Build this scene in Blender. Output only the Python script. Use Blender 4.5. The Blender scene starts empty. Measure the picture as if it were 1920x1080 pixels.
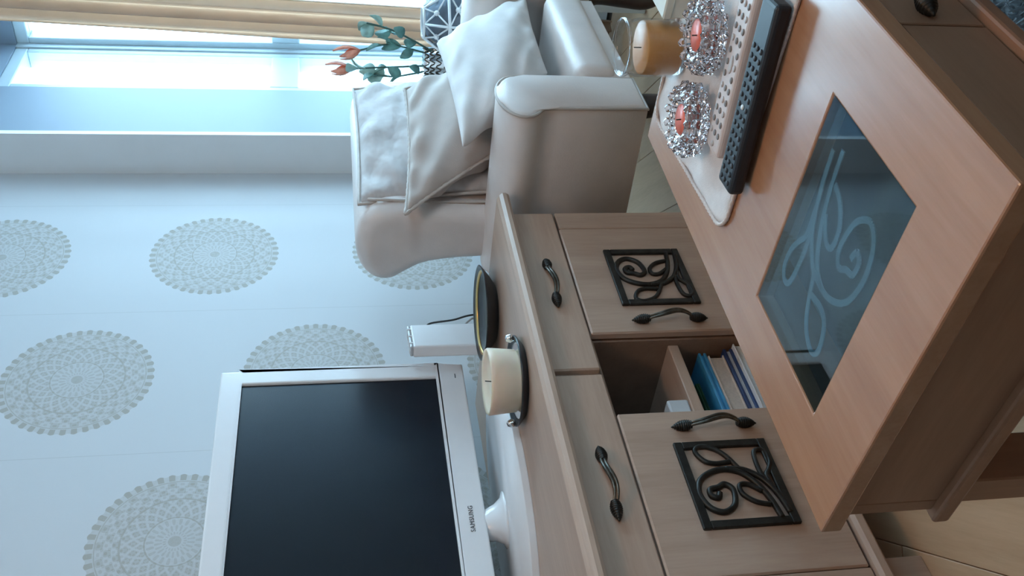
import bpy, bmesh, math, random
from mathutils import Vector, Matrix
random.seed(7)
PI = math.pi
scene = bpy.context.scene
C = bpy.data.collections.new('room'); scene.collection.children.link(C)

# ------------------------------------------------------------------ camera
EYE = 0.92                                   # eye height above the floor
F_PX, PITCH, ROLL, YAW = 1785.0, math.radians(10.18), math.radians(1.264), math.radians(49.93)
w = Vector((math.sin(YAW)*math.cos(PITCH), math.cos(YAW)*math.cos(PITCH), -math.sin(PITCH)))
r = Vector((math.cos(YAW), -math.sin(YAW), 0)); d = w.cross(r)
r2 = math.cos(ROLL)*r + math.sin(ROLL)*d; d2 = -math.sin(ROLL)*r + math.cos(ROLL)*d
cam_d = bpy.data.cameras.new('camera'); cam = bpy.data.objects.new('camera', cam_d); C.objects.link(cam)
cam_d.sensor_fit = 'HORIZONTAL'; cam_d.sensor_width = 36; cam_d.lens = F_PX/1920*36; cam_d.clip_start = 0.01
M = Matrix.Identity(4)                        # phone held upright, picture stored sideways
for i in range(3):
    M[i][0] = d2[i]; M[i][1] = r2[i]; M[i][2] = -w[i]
M.translation = (0, 0, EYE); cam.matrix_world = M
scene.camera = cam

# ------------------------------------------------------------------ world, light, exposure
scene.view_settings.view_transform = 'Standard'; scene.view_settings.look = 'None'
scene.view_settings.gamma = 1; scene.view_settings.use_curve_mapping = False
scene.view_settings.exposure = 0.42
wd = bpy.data.worlds.new('sky'); scene.world = wd; wd.use_nodes = True
bg = wd.node_tree.nodes['Background']; bg.inputs[0].default_value = (0.50, 0.80, 1.0, 1); bg.inputs[1].default_value = 11.0
def area(name, loc, rot, sx, sy, power=0, col=(1, 1, 1), portal=False):
    l = bpy.data.lights.new(name, 'AREA'); l.shape = 'RECTANGLE'; l.size = sx; l.size_y = sy; l.energy = power; l.color = col
    o = bpy.data.objects.new(name, l); C.objects.link(o); o.location = loc; o.rotation_euler = rot
    if portal: l.cycles.is_portal = True
    return o
area('window_portal', (3.62, 0.75, 1.28), (0, PI/2, 0), 1.55, 1.95, portal=True)
area('side_window_portal', (3.36, 1.86, 1.28), (-PI/2, 0, 0), 0.2, 1.55, portal=True)
area('added_rear_window_portal', (.55, -2.2, 1.5), (PI/2, 0, 0), 1.1, .9, portal=True)  # portal of the unseen window added behind the camera
lampd = bpy.data.lights.new('warm_fill_light', 'POINT'); lampd.energy = 14; lampd.color = (1.0, .62, .36); lampd.shadow_soft_size = .12  # warm fill light of the added, unseen lamp
lampo = bpy.data.objects.new('warm_fill_light', lampd); C.objects.link(lampo); lampo.location = (.6, .15, 2.03)

# ------------------------------------------------------------------ materials
MAT = {}
class NT:
    def __init__(s, name):
        s.m = bpy.data.materials.new(name); s.m.use_nodes = True; s.t = s.m.node_tree; s.n = s.t.nodes; s.b = s.n['Principled BSDF']
    def new(s, t, **k):
        n = s.n.new(t)
        for a, v in k.items(): setattr(n, a, v)
        return n
    def link(s, a, b): s.t.links.new(a, b)
    def math(s, op, a, b=None, c=None, clamp=False):
        n = s.n.new('ShaderNodeMath'); n.operation = op; n.use_clamp = clamp
        for i, v in enumerate((a, b, c)):
            if v is None: continue
            if isinstance(v, (int, float)): n.inputs[i].default_value = v
            else: s.link(v, n.inputs[i])
        return n.outputs[0]
    def coords(s, scale=(1, 1, 1), rot=(0, 0, 0)):
        tc = s.new('ShaderNodeTexCoord'); mp = s.new('ShaderNodeMapping'); mp.inputs['Scale'].default_value = scale; mp.inputs['Rotation'].default_value = rot
        s.link(tc.outputs['Object'], mp.inputs[0]); return mp.outputs[0]
    def noise(s, vec, scale, detail=3, rough=.5):
        n = s.new('ShaderNodeTexNoise'); n.inputs['Scale'].default_value = scale; n.inputs['Detail'].default_value = detail; n.inputs['Roughness'].default_value = rough
        if vec is not None: s.link(vec, n.inputs['Vector'])
        return n.outputs[0]
    def ramp(s, fac, stops):
        n = s.new('ShaderNodeValToRGB'); e = n.color_ramp.elements
        e[0].position, e[0].color = stops[0][0], (*stops[0][1], 1); e[1].position, e[1].color = stops[-1][0], (*stops[-1][1], 1)
        for p, c in stops[1:-1]: x = e.new(p); x.color = (*c, 1)
        s.link(fac, n.inputs[0]); return n.outputs[0]
    def bump(s, h, strength=.2, dist=.01):
        n = s.new('ShaderNodeBump'); n.inputs['Strength'].default_value = strength; n.inputs['Distance'].default_value = dist
        s.link(h, n.inputs['Height']); s.link(n.outputs[0], s.b.inputs['Normal'])
    def set(s, **k):
        for a, v in k.items():
            i = s.b.inputs[a.replace('_', ' ')]
            i.default_value = (*v, 1) if isinstance(v, tuple) and len(v) == 3 else v
def plain(name, col, rough=.5, metal=0, var=.06, nscale=30, bump=0, bscale=80, **k):
    t = NT(name); t.set(Roughness=rough, Metallic=metal)
    v = t.coords(); n = t.noise(v, nscale)
    t.link(t.ramp(n, [(.3, tuple(c*(1-var) for c in col)), (.7, tuple(min(1, c*(1+var)) for c in col))]), t.b.inputs['Base Color'])
    if bump: t.bump(t.noise(v, bscale, 4), bump, .004)
    for a, b in k.items(): t.b.inputs[a.replace('_', ' ')].default_value = b
    MAT[name] = t.m; return t
def wood(name, dark, light, axis='x', rough=.42, scale=1.0):
    t = NT(name); t.set(Roughness=rough)
    sc = {'x': (1.2, 14, 14), 'y': (14, 1.2, 14), 'z': (14, 14, 1.2)}[axis]
    v = t.coords(tuple(c*scale for c in sc)); n = t.noise(v, 1.6, 5, .6)
    v2 = t.coords(tuple(c*6*scale for c in sc)); n2 = t.noise(v2, 2.0, 3, .6)
    f = t.math('ADD', t.math('MULTIPLY', n, .7), t.math('MULTIPLY', n2, .3))
    t.link(t.ramp(f, [(.32, dark), (.68, light)]), t.b.inputs['Base Color'])
    t.bump(n2, .06, .002); MAT[name] = t.m
def glassy(name, col=(1, 1, 1), rough=0.0, ior=1.45):
    t = NT(name); t.set(Base_Color=col, Roughness=rough, IOR=ior); t.b.inputs['Transmission Weight'].default_value = 1; MAT[name] = t.m
def thin_glass(name, tint=(1, 1, 1), refl=.3):
    m = bpy.data.materials.new(name); m.use_nodes = True; n = m.node_tree.nodes; n.clear(); L = m.node_tree.links
    o = n.new('ShaderNodeOutputMaterial'); tr = n.new('ShaderNodeBsdfTransparent'); gl = n.new('ShaderNodeBsdfGlossy'); mx = n.new('ShaderNodeMixShader'); lw = n.new('ShaderNodeLayerWeight')
    pw = n.new('ShaderNodeMath'); pw.operation = 'POWER'; pw.inputs[1].default_value = 3; ma = n.new('ShaderNodeMath'); ma.operation = 'MULTIPLY_ADD'; ma.inputs[1].default_value = refl; ma.inputs[2].default_value = .035
    tr.inputs[0].default_value = (*tint, 1); gl.inputs['Roughness'].default_value = .02; lw.inputs[0].default_value = .5
    L.new(lw.outputs['Facing'], pw.inputs[0]); L.new(pw.outputs[0], ma.inputs[0]); L.new(ma.outputs[0], mx.inputs[0])
    L.new(tr.outputs[0], mx.inputs[1]); L.new(gl.outputs[0], mx.inputs[2]); L.new(mx.outputs[0], o.inputs[0]); MAT[name] = m

WD, WL = (.40, .265, .195), (.52, .365, .28)
wood('beech_x', WD, WL, 'x'); wood('beech_y', WD, WL, 'y'); wood('beech_z', WD, WL, 'z')
wood('table_wood_x', (.38, .172, .088), (.48, .235, .125), 'x', .27); wood('table_wood_y', (.38, .185, .10), (.48, .25, .145), 'y', .3)
for w_ in ('table_wood_x', 'table_wood_y'):
    b_ = MAT[w_].node_tree.nodes['Principled BSDF']; b_.inputs['Coat Weight'].default_value = .7; b_.inputs['Coat Roughness'].default_value = .2
wood('apron_shade_x', (.33, .165, .095), (.42, .22, .13), 'x', .42); wood('apron_shade_y', (.33, .165, .095), (.42, .22, .13), 'y', .42); wood('apron_shade_z', (.33, .165, .095), (.42, .22, .13), 'z', .42)  # table wood again, darkened to put shade into the sides and legs
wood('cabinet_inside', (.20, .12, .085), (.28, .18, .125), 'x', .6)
for i, k in enumerate((.92, 1.0, 1.07)):
    wood('laminate_%d' % i, (.46*k, .295*k, .175*k), (.61*k, .41*k, .26*k), 'x', .35)
plain('iron', (.035, .033, .03), .45, .7, .3, 60, .15)
plain('iron_worn', (.10, .09, .075), .35, .85, .4, 90)
plain('ivory_leather', (.74, .665, .63), .42, 0, .05, 12, .12, 260)
t_ = plain('back_cover', (.52, .475, .46), .7, 0, .04, 20); t_.bump(t_.noise(t_.coords((1, 1, 1.6)), 17, 2, .4), .55, .02)
plain('pillow_beige', (.51, .44, .40), .72, 0, .05, 25, .12, 420)
plain('pillow_pale', (.70, .66, .64), .75, 0, .04, 25, .1, 420)
plain('piping', (.52, .46, .42), .6)
plain('dark_wood', (.035, .022, .018), .4, 0, .2)
plain('tv_white', (.78, .76, .76), .18, 0, .01)
plain('tv_back', (.30, .31, .31), .4)
plain('screen', (.004, .007, .013), .26, 0, .02, Specular_IOR_Level=.36)
plain('logo_grey', (.12, .12, .13), .4, .5)
plain('white_plastic', (.88, .88, .90), .35, 0, .01)
plain('clear_grey', (.52, .54, .56), .3)
plain('frame_white', (.78, .82, .84), .35, 0, .02)
plain('plaster', (.76, .76, .76), .85, 0, .02, 8, .05, 150)
plain('plaster_warm', (.74, .72, .70), .9)
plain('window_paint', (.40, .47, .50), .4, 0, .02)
plain('reveal_dimmed', (.20, .245, .30), .6, 0, .01, 8)  # wall paint darkened and blued here to offset the strong window light
plain('slate', (.028, .032, .036), .35, 0, .25, 40)
plain('gold', (.75, .50, .18), .3, .9)
plain('silver', (.80, .80, .80), .16, 1, .05)
plain('candle_cream', (.80, .67, .52), .5, 0, .08, 14, Subsurface_Weight=.25)
plain('candle_amber', (.58, .25, .06), .45, 0, .08, 10)
plain('wick', (.05, .045, .04), .9)
plain('red_wax', (.85, .16, .09), .4, 0, .15, 60)
plain('cloth', (.72, .66, .63), .85, 0, .05, 60, .25, 600)
plain('rope', (.70, .60, .55), .85, 0, .1, 300, .3, 900)
plain('remote_pink', (.62, .50, .45), .45, 0, .03)
plain('button_grey', (.22, .19, .18), .5)
plain('button_pale', (.50, .45, .43), .5)
plain('remote_black', (.010, .011, .015), .5)
plain('button_dark', (.035, .038, .046), .6)
plain('button_white', (.75, .75, .72), .4)
plain('cable_black', (.02, .02, .02), .5)
plain('cable_grey', (.45, .42, .40), .5)
plain('book_blue', (.05, .28, .52), .4, 0, .25, 20)
plain('book_green', (.03, .10, .05), .5, 0, .5, 25)
plain('book_navy', (.02, .05, .16), .45)
plain('paper', (.62, .55, .49), .8, 0, .08, 200)
plain('paper_white', (.70, .72, .74), .8, 0, .05, 200)
plain('cream_card', (.66, .66, .58), .7)
plain('leaf', (.13, .29, .26), .5, 0, .3, 40)  # green lifted toward teal to put the window haze into the leaves
plain('leaf_pale', (.32, .50, .44), .55, 0, .2, 40)
plain('stem', (.05, .12, .10), .6)
plain('petal', (.95, .36, .25), .5, 0, .2, 50)
t_ = plain('curtain', (.55, .44, .36), .9, 0, .12, 9, .1, 300)
tl_ = t_.new('ShaderNodeBsdfTranslucent'); tl_.inputs[0].default_value = (.90, .72, .58, 1); mx_ = t_.new('ShaderNodeMixShader'); mx_.inputs[0].default_value = .5
t_.link(t_.b.outputs[0], mx_.inputs[1]); t_.link(tl_.outputs[0], mx_.inputs[2]); t_.link(mx_.outputs[0], t_.n['Material Output'].inputs[0])
plain('rug_backing', (.25, .28, .30), .95)
plain('shag', (.40, .45, .48), .95, 0, .25, 60)
plain('paving', (.70, .72, .74), .9)
plain('render_wall', (.62, .68, .72), .9)
plain('inside_grey', (.26, .29, .30), .6)
plain('mirror_grey', (.38, .42, .47), .35)
plain('frost', (.37, .43, .46), .6)
plain('brown_item', (.07, .05, .035), .6)
glassy('crystal', (.97, .93, .94), .02, 1.45); thin_glass('jar_glass', (.97, .98, .99), .55); thin_glass('window_glass', (.98, .99, 1), .2)
thin_glass('lantern_glass', (.55, .58, .62), .4); thin_glass('table_glass', (.62, .74, .78), .55)

def wallpaper():
    t = NT('wallpaper'); t.set(Roughness=.75)
    tc = t.new('ShaderNodeTexCoord'); sp = t.new('ShaderNodeSeparateXYZ'); t.link(tc.outputs['Object'], sp.inputs[0])
    X, Z = sp.outputs[0], sp.outputs[2]
    u = t.math('DIVIDE', t.math('SUBTRACT', X, 2.455), .535); n = t.math('ROUND', u)
    lx = t.math('MULTIPLY', t.math('SUBTRACT', u, n), .535)
    off = t.math('MULTIPLY', t.math('PINGPONG', n, 1.0), .308)
    v = t.math('DIVIDE', t.math('SUBTRACT', t.math('SUBTRACT', Z, 1.307), off), .62)
    lz = t.math('MULTIPLY', t.math('SUBTRACT', v, t.math('ROUND', v)), .62)
    rr = t.math('DIVIDE', t.math('SQRT', t.math('ADD', t.math('MULTIPLY', lx, lx), t.math('MULTIPLY', lz, lz))), .196)
    th = t.math('ARCTAN2', lz, lx)
    def cosn(k, ph=0): return t.math('COSINE', t.math('ADD', t.math('MULTIPLY', th, k), ph))
    def band(a, b): return t.math('MULTIPLY', t.math('GREATER_THAN', rr, a), t.math('LESS_THAN', rr, b))
    edge = t.math('ADD', .985, t.math('MULTIPLY', cosn(44), .012))
    mask = t.math('LESS_THAN', rr, edge)
    petals = t.math('GREATER_THAN', t.math('MULTIPLY', cosn(22), t.math('COSINE', t.math('MULTIPLY', rr, 34))), .12)
    petals2 = t.math('GREATER_THAN', t.math('MULTIPLY', cosn(44), t.math('COSINE', t.math('MULTIPLY', rr, 75))), .25)
    tri = t.math('MULTIPLY', band(.90, 1.02), t.math('GREATER_THAN', cosn(44), -.15))
    rings = t.math('ADD', t.math('ADD', band(.875, .89), band(.60, .625)), t.math('ADD', band(.33, .35), t.math('LESS_THAN', rr, .075)))
    p = t.math('ADD', t.math('MULTIPLY', t.math('MULTIPLY', petals, band(.1, .88)), .32), t.math('MULTIPLY', t.math('MULTIPLY', petals2, band(.36, .86)), .28))
    p = t.math('ADD', p, t.math('MULTIPLY', tri, .65)); p = t.math('ADD', p, t.math('MULTIPLY', rings, .45))
    nz = t.noise(tc.outputs['Object'], 90, 3, .7)
    mask = t.math('MULTIPLY', mask, t.math('LESS_THAN', n, .5))
    f = t.math('MULTIPLY', t.math('ADD', t.math('ADD', .38, t.math('MULTIPLY', t.math('SUBTRACT', nz, .5), .6)), p), mask, clamp=True)
    mx = t.new('ShaderNodeMix', data_type='RGBA'); t.link(f, mx.inputs[0])
    mx.inputs[6].default_value = (.56, .56, .57, 1); mx.inputs[7].default_value = (.375, .345, .305, 1)
    seam = t.math('LESS_THAN', t.math('ABSOLUTE', t.math('SUBTRACT', t.math('ABSOLUTE', lx), .2675)), .0009)
    m2 = t.new('ShaderNodeMix', data_type='RGBA'); t.link(t.math('MULTIPLY', seam, .5), m2.inputs[0]); t.link(mx.outputs[2], m2.inputs[6]); m2.inputs[7].default_value = (.40, .39, .39, 1)
    t.link(m2.outputs[2], t.b.inputs['Base Color'])
    t.bump(t.math('ADD', f, t.math('MULTIPLY', nz, .2)), .15, .002)
    MAT['wallpaper'] = t.m
wallpaper()

# ------------------------------------------------------------------ helpers
def bm_obj(name, bm, mat, parent=None, smooth=False, mods=()):
    me = bpy.data.meshes.new(name); bmesh.ops.recalc_face_normals(bm, faces=bm.faces); bm.to_mesh(me); bm.free()
    me.materials.append(MAT[mat])
    if smooth:
        for p in me.polygons: p.use_smooth = True
    o = bpy.data.objects.new(name, me); C.objects.link(o)
    if parent is not None: o.parent = parent
    for m in mods:
        if m[0] == 'sub': x = o.modifiers.new('sub', 'SUBSURF'); x.levels = x.render_levels = m[1]
        if m[0] == 'bev': x = o.modifiers.new('bev', 'BEVEL'); x.width = m[1]; x.segments = m[2]; x.limit_method = 'ANGLE'
    return o
def thing(name, label, cat, loc=(0, 0, 0), rotz=0, group=None):
    o = bpy.data.objects.new(name, None); C.objects.link(o); o.location = loc; o.rotation_euler = (0, 0, rotz); o.empty_display_size = .05
    o['label'] = label; o['category'] = cat
    if group: o['group'] = group
    return o
def tag(o, label, cat, group=None):
    o['label'] = label; o['category'] = cat
    if group: o['group'] = group
    return o
def struct(o): o['kind'] = 'structure'; return o
def box(bm, x0, x1, y0, y1, z0, z1, bev=0, seg=2):
    vs = [bm.verts.new((x, y, z)) for x in (x0, x1) for y in (y0, y1) for z in (z0, z1)]
    fs = [(0, 1, 3, 2), (4, 6, 7, 5), (0, 4, 5, 1), (2, 3, 7, 6), (0, 2, 6, 4), (1, 5, 7, 3)]
    faces = [bm.faces.new([vs[i] for i in f]) for f in fs]
    if bev:
        es = list({e for f in faces for e in f.edges})
        bmesh.ops.bevel(bm, geom=es, offset=bev, segments=seg, affect='EDGES', profile=.5)
def mkbox(name, mat, parent, x0, x1, y0, y1, z0, z1, bev=0, seg=2):
    bm = bmesh.new(); box(bm, x0, x1, y0, y1, z0, z1, bev, seg); return bm_obj(name, bm, mat, parent)
def tube(bm, pts, rad, seg=8, closed=False, flat=None):
    pts = [Vector(p) for p in pts]; n = len(pts); rings = []; prev = None
    for i, p in enumerate(pts):
        a = pts[(i-1) % n] if (closed or i > 0) else p; b = pts[(i+1) % n] if (closed or i < n-1) else p
        tg = (b-a).normalized() if (b-a).length > 1e-9 else Vector((0, 0, 1))
        if prev is None:
            up = Vector((0, 0, 1)) if abs(tg.z) < .9 else Vector((1, 0, 0)); nn = tg.cross(up).normalized()
        else:
            nn = (prev - tg*prev.dot(tg)); nn = nn.normalized() if nn.length > 1e-6 else prev
        prev = nn; bb = tg.cross(nn); R = rad[i] if isinstance(rad, (list, tuple)) else rad
        rings.append([bm.verts.new(p + nn*math.cos(2*PI*k/seg)*R + bb*math.sin(2*PI*k/seg)*R) for k in range(seg)])
    for i in range(n if closed else n-1):
        A, B = rings[i], rings[(i+1) % n]
        for k in range(seg): bm.faces.new((A[k], A[(k+1) % seg], B[(k+1) % seg], B[k]))
    if not closed: bm.faces.new(rings[0][::-1]); bm.faces.new(rings[-1])
def lathe(bm, prof, seg=32, c=(0, 0, 0), mod=None, ring=False):
    rings = []
    for j, (R, z) in enumerate(prof):
        if R < 1e-6: rings.append([bm.verts.new((c[0], c[1], c[2]+z))]); continue
        rings.append([bm.verts.new((c[0]+R*(mod(j, k) if mod else 1)*math.cos(2*PI*k/seg), c[1]+R*(mod(j, k) if mod else 1)*math.sin(2*PI*k/seg), c[2]+z)) for k in range(seg)])
    for A, B in zip(rings, rings[1:]):
        for k in range(seg):
            k2 = (k+1) % seg
            if len(A) == 1: bm.faces.new((A[0], B[k2], B[k]))
            elif len(B) == 1: bm.faces.new((A[k], A[k2], B[0]))
            else: bm.faces.new((A[k], A[k2], B[k2], B[k]))
    if ring:
        A, B = rings[-1], rings[0]
        for k in range(seg): bm.faces.new((A[k], A[(k+1) % seg], B[(k+1) % seg], B[k]))
        return
    for R, f in ((rings[0], -1), (rings[-1], 1)):
        if len(R) > 1: bm.faces.new(R[::f])
def mklathe(name, mat, parent, prof, seg=32, c=(0, 0, 0), smooth=True, mod=None, ring=False):
    bm = bmesh.new(); lathe(bm, prof, seg, c, mod, ring); return bm_obj(name, bm, mat, parent, smooth)
def mktube(name, mat, parent, pts, rad, seg=8, closed=False):
    bm = bmesh.new(); tube(bm, pts, rad, seg, closed); return bm_obj(name, bm, mat, parent, True)
def spline(pts, n=6, closed=False):
    P = [Vector(p) for p in pts]; out = []; m = len(P)
    for i in range(m if closed else m-1):
        g = lambda k: P[k % m] if closed else P[max(0, min(m-1, k))]
        a, b, c, e = g(i-1), g(i), g(i+1), g(i+2)
        for j in range(n):
            t = j/n; out.append(.5*((2*b)+(-a+c)*t+(2*a-5*b+4*c-e)*t*t+(-a+3*b-3*c+e)*t**3))
    if not closed: out.append(P[-1])
    return out
def prism(name, mat, parent, prof, axis, a0, a1, bev=.01, seg=3, smooth=True):
    """profile of 2D points swept along an axis: 'x' (y,z), 'y' (x,z), 'z' (x,y)"""
    bm = bmesh.new()
    def mk(p, a): return {'x': (a, p[0], p[1]), 'y': (p[0], a, p[1]), 'z': (p[0], p[1], a)}[axis]
    A = [bm.verts.new(mk(p, a0)) for p in prof]; B = [bm.verts.new(mk(p, a1)) for p in prof]; n = len(prof)
    fa = bm.faces.new(A); fb = bm.faces.new(B[::-1])
    for i in range(n): bm.faces.new((A[i], A[(i+1) % n], B[(i+1) % n], B[i]))
    if bev: bmesh.ops.bevel(bm, geom=list(set(fa.edges) | set(fb.edges)), offset=bev, segments=seg, affect='EDGES', profile=.5)
    return bm_obj(name, bm, mat, parent, smooth)
def pillow(name, mat, parent, w, h, t, mtx, seed=0, wr=.006, pinch=.08, n=28, sharp=.5):
    """plump cushion lying in its local xy plane, moved by mtx; corners drawn out, folds running to the corners"""
    rnd = random.Random(seed); ph = [rnd.uniform(0, 6) for _ in range(8)]
    bm = bmesh.new(); G = {}
    for side in (1, -1):
        for i in range(n+1):
            for j in range(n+1):
                if side == -1 and (i in (0, n) or j in (0, n)): G[side, i, j] = G[1, i, j]; continue
                s, q = -1+2*i/n, -1+2*j/n
                x = s*w/2*(1-pinch*(1-q*q)*abs(s)**2); y = q*h/2*(1-pinch*(1-s*s)*abs(q)**2)
                f = max(0, (1-s*s)*(1-q*q))**sharp; z = side*t/2*f
                e = (1-f)*f*4
                z += side*e*wr*(math.sin(7*s+9*q+ph[0])+math.sin(13*q-5*s+ph[1])+.7*math.sin(19*s*q+ph[2]))*.5
                z += side*f*wr*.5*(math.sin(3.1*s-4.3*q+ph[3])+math.sin(5*q+2*s+ph[4]))
                G[side, i, j] = bm.verts.new(mtx @ Vector((x, y, z)))
    for side in (1, -1):
        for i in range(n):
            for j in range(n):
                q = (G[side, i, j], G[side, i+1, j], G[side, i+1, j+1], G[side, i, j+1])
                bm.faces.new(q if side == 1 else q[::-1])
    rim = [G[1, i, 0].co.copy() for i in range(n)]+[G[1, n, j].co.copy() for j in range(n)]+[G[1, n-i, n].co.copy() for i in range(n)]+[G[1, 0, n-j].co.copy() for j in range(n)]
    o = bm_obj(name, bm, mat, parent, True, [('sub', 1)])
    return o, rim
class Quad:
    """bilinear patch through four corners, used like a matrix by pillow()"""
    def __init__(s, bl, br, tr, tl, o): s.c = [Vector(v)-Vector(o) for v in (bl, br, tr, tl)]; s.n = ((s.c[1]-s.c[0]).cross(s.c[3]-s.c[0])).normalized()
    def __matmul__(s, v):
        a, b = v.x+.5, v.y+.5; bl, br, tr, tl = s.c
        return bl*(1-a)*(1-b)+br*a*(1-b)+tr*a*b+tl*(1-a)*b+s.n*v.z
def frame_mtx(c, xdir, ydir):
    x = Vector(xdir).normalized(); y = Vector(ydir); y = (y-x*x.dot(y)).normalized(); z = x.cross(y); m = Matrix.Identity(4)
    for i in range(3): m[i][0], m[i][1], m[i][2] = x[i], y[i], z[i]
    m.translation = c; return m

# ------------------------------------------------------------------ the room
RX0, RX1, RY0, RY1, CEIL = -2.2, 2.916, -2.1, 1.90, 2.42
BAYY0, BAYY1, BAYX = -0.25, 1.745, 3.56
floor = struct(mkbox('floor', 'brown_item', None, RX0, 3.75, RY0, 2.0, -.10, -.009))
L45 = math.radians(45.5)                                # laminate boards run diagonally
cu, su = math.cos(L45), math.sin(L45); k = 0; PW = .192
pk = {}
for i in range(-18, 20):
    for j in range(-5, 6):
        uu, vv = j*1.28 + (i % 3)*.43, i*PW + .02
        cx, cy = uu*cu - vv*su, uu*su + vv*cu
        if not (RX0-.1 < cx < 3.2 and RY0-.1 < cy < 1.95): continue
        bm = bmesh.new(); box(bm, -.64+.0006, .64-.0006, -PW/2+.0007, PW/2-.0007, -.009, 0, .0012, 1)
        # trim to the room
        Mt = Matrix.Translation((cx, cy, 0)) @ Matrix.Rotation(L45, 4, 'Z'); bm.transform(Mt)
        for co, no in (((RX0, 0, 0), (-1, 0, 0)), ((2.96, 0, 0), (1, 0, 0)), ((0, RY0, 0), (0, -1, 0)), ((0, RY1, 0), (0, 1, 0))):
            bmesh.ops.bisect_plane(bm, geom=bm.verts[:]+bm.edges[:]+bm.faces[:], plane_co=co, plane_no=no, clear_outer=True)
        if len(bm.faces) < 4: bm.free(); continue
        bm.transform(Mt.inverted()); k += 1
        o = bm_obj('plank', bm, 'laminate_%d' % (k*7 % 3), floor); o.matrix_local = Mt
struct(mkbox('ceiling', 'plaster', None, RX0, 3.75, RY0, 2.0, CEIL, CEIL+.1))
struct(mkbox('wall_back', 'wallpaper', None, RX0, RX1+.05, RY1, 2.0, 0, CEIL))
struct(mkbox('wall_left', 'plaster_warm', None, RX0-.1, RX0, RY0, 2.0, 0, CEIL))
bm = bmesh.new()   # wall behind the camera; its small window is added for fill light
box(bm, RX0, .0, RY0-.1, RY0, 0, CEIL); box(bm, 1.1, 3.75, RY0-.1, RY0, 0, CEIL); box(bm, .0, 1.1, RY0-.1, RY0, 0, 1.05); box(bm, .0, 1.1, RY0-.1, RY0, 1.95, CEIL)
struct(bm_obj('wall_front', bm, 'plaster_warm'))
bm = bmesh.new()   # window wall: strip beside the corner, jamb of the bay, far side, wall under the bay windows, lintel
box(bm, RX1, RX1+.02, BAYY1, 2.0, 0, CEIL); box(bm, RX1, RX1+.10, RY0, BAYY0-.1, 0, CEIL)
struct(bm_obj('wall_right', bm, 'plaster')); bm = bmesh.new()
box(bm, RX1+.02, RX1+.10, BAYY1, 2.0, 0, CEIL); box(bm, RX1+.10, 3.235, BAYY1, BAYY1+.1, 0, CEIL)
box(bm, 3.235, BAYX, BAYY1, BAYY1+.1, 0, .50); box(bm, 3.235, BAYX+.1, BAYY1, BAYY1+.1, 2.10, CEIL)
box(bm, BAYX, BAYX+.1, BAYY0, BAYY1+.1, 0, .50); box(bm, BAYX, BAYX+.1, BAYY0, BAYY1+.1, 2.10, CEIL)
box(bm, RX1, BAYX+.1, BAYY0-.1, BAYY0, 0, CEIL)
struct(bm_obj('wall_bay', bm, 'reveal_dimmed'))
struct(mkbox('trim_1', 'frame_white', None, RX1+.10, BAYX, BAYY0, BAYY1, .50, .525, .006))          # bay window board
bm = bmesh.new(); box(bm, RX1+.10, RX1+.13, BAYY0, BAYY1, 0, .50); struct(bm_obj('trim_2', bm, 'plaster'))
bm = bmesh.new(); box(bm, RX0, RX1, RY1-.014, RY1, 0, .09, .004); struct(bm_obj('baseboard_back', bm, 'frame_white'))
# side window of the bay: frame, transom, two panes
def window(name, a0, a1, z0, z1, put, bars, transom):
    root = bpy.data.objects.new(name, None); C.objects.link(root); struct(root)
    def piece(nm, p0, p1, q0, q1, d0, d1, mat):
        bm = bmesh.new()
        box(bm, *put(p0, p1, d0, d1), q0, q1, .004 if mat != 'window_glass' else 0); return bm_obj(nm, bm, mat, root)
    F = .045
    piece('window_frame', a0, a1, z1-F, z1, 0, .07, 'window_paint'); piece('window_frame', a0, a1, z0, z0+F, 0, .07, 'window_paint')
    piece('window_frame', a0, a0+F*.6, z0+F, z1-F, 0, .07, 'window_paint'); piece('window_frame', a1-F*.6, a1, z0+F, z1-F, 0, .07, 'window_paint')
    piece('transom', a0+F*.6, a1-F*.6, *transom, 0, .07, 'window_paint')
    xs = [a0+F*.6]+[b for b in bars]+[a1-F*.6]
    if name == 'window_1': piece('corner_post', a1, BAYX+.075, z0, z1, -.008, .07, 'window_paint')
    for b in bars:
        piece('mullion', b-.03, b+.03, z0+F, transom[0], .002, .068, 'window_paint'); piece('mullion', b-.03, b+.03, transom[1], z1-F, .002, .068, 'window_paint')
    for i in range(len(xs)-1):
        l = xs[i]+(.03 if i else 0); rgt = xs[i+1]-(.03 if i < len(xs)-2 else 0)
        for q0, q1 in ((z0+F, transom[0]), (transom[1], z1-F)): piece('window_pane', l, rgt, q0, q1, .03, .036, 'window_glass')
window('window_1', 3.24, BAYX-.02, .525, 2.10, lambda a, b, c, e: (a, b, BAYY1+.005+c, BAYY1+.005+e), [], (1.06, 1.165))
window('window_2', BAYY0, BAYY1, .525, 2.10, lambda a, b, c, e: (BAYX+.005+c, BAYX+.005+e, a, b), [.42, 1.08], (1.06, 1.165))
window('added_rear_window', .0, 1.1, 1.05, 1.95, lambda a, b, c, e: (a, b, RY0-.08+c, RY0-.08+e), [.55], (1.58, 1.62))  # unseen rear window, added for fill daylight
struct(mkbox('ground_outside', 'paving', None, -12, 40, -30, 30, -.6, -.3))
hs = thing('neighbouring_house', 'pale rendered house outside the bay window', 'house', (7.2, 5.6, -.3))
mkbox('wall', 'render_wall', hs, -.2, 4, -.8, 6, 0, 1.9)
mkbox('eaves', 'frame_white', hs, -.35, 4.2, -.95, 6.2, 1.9, 2.02)

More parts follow.
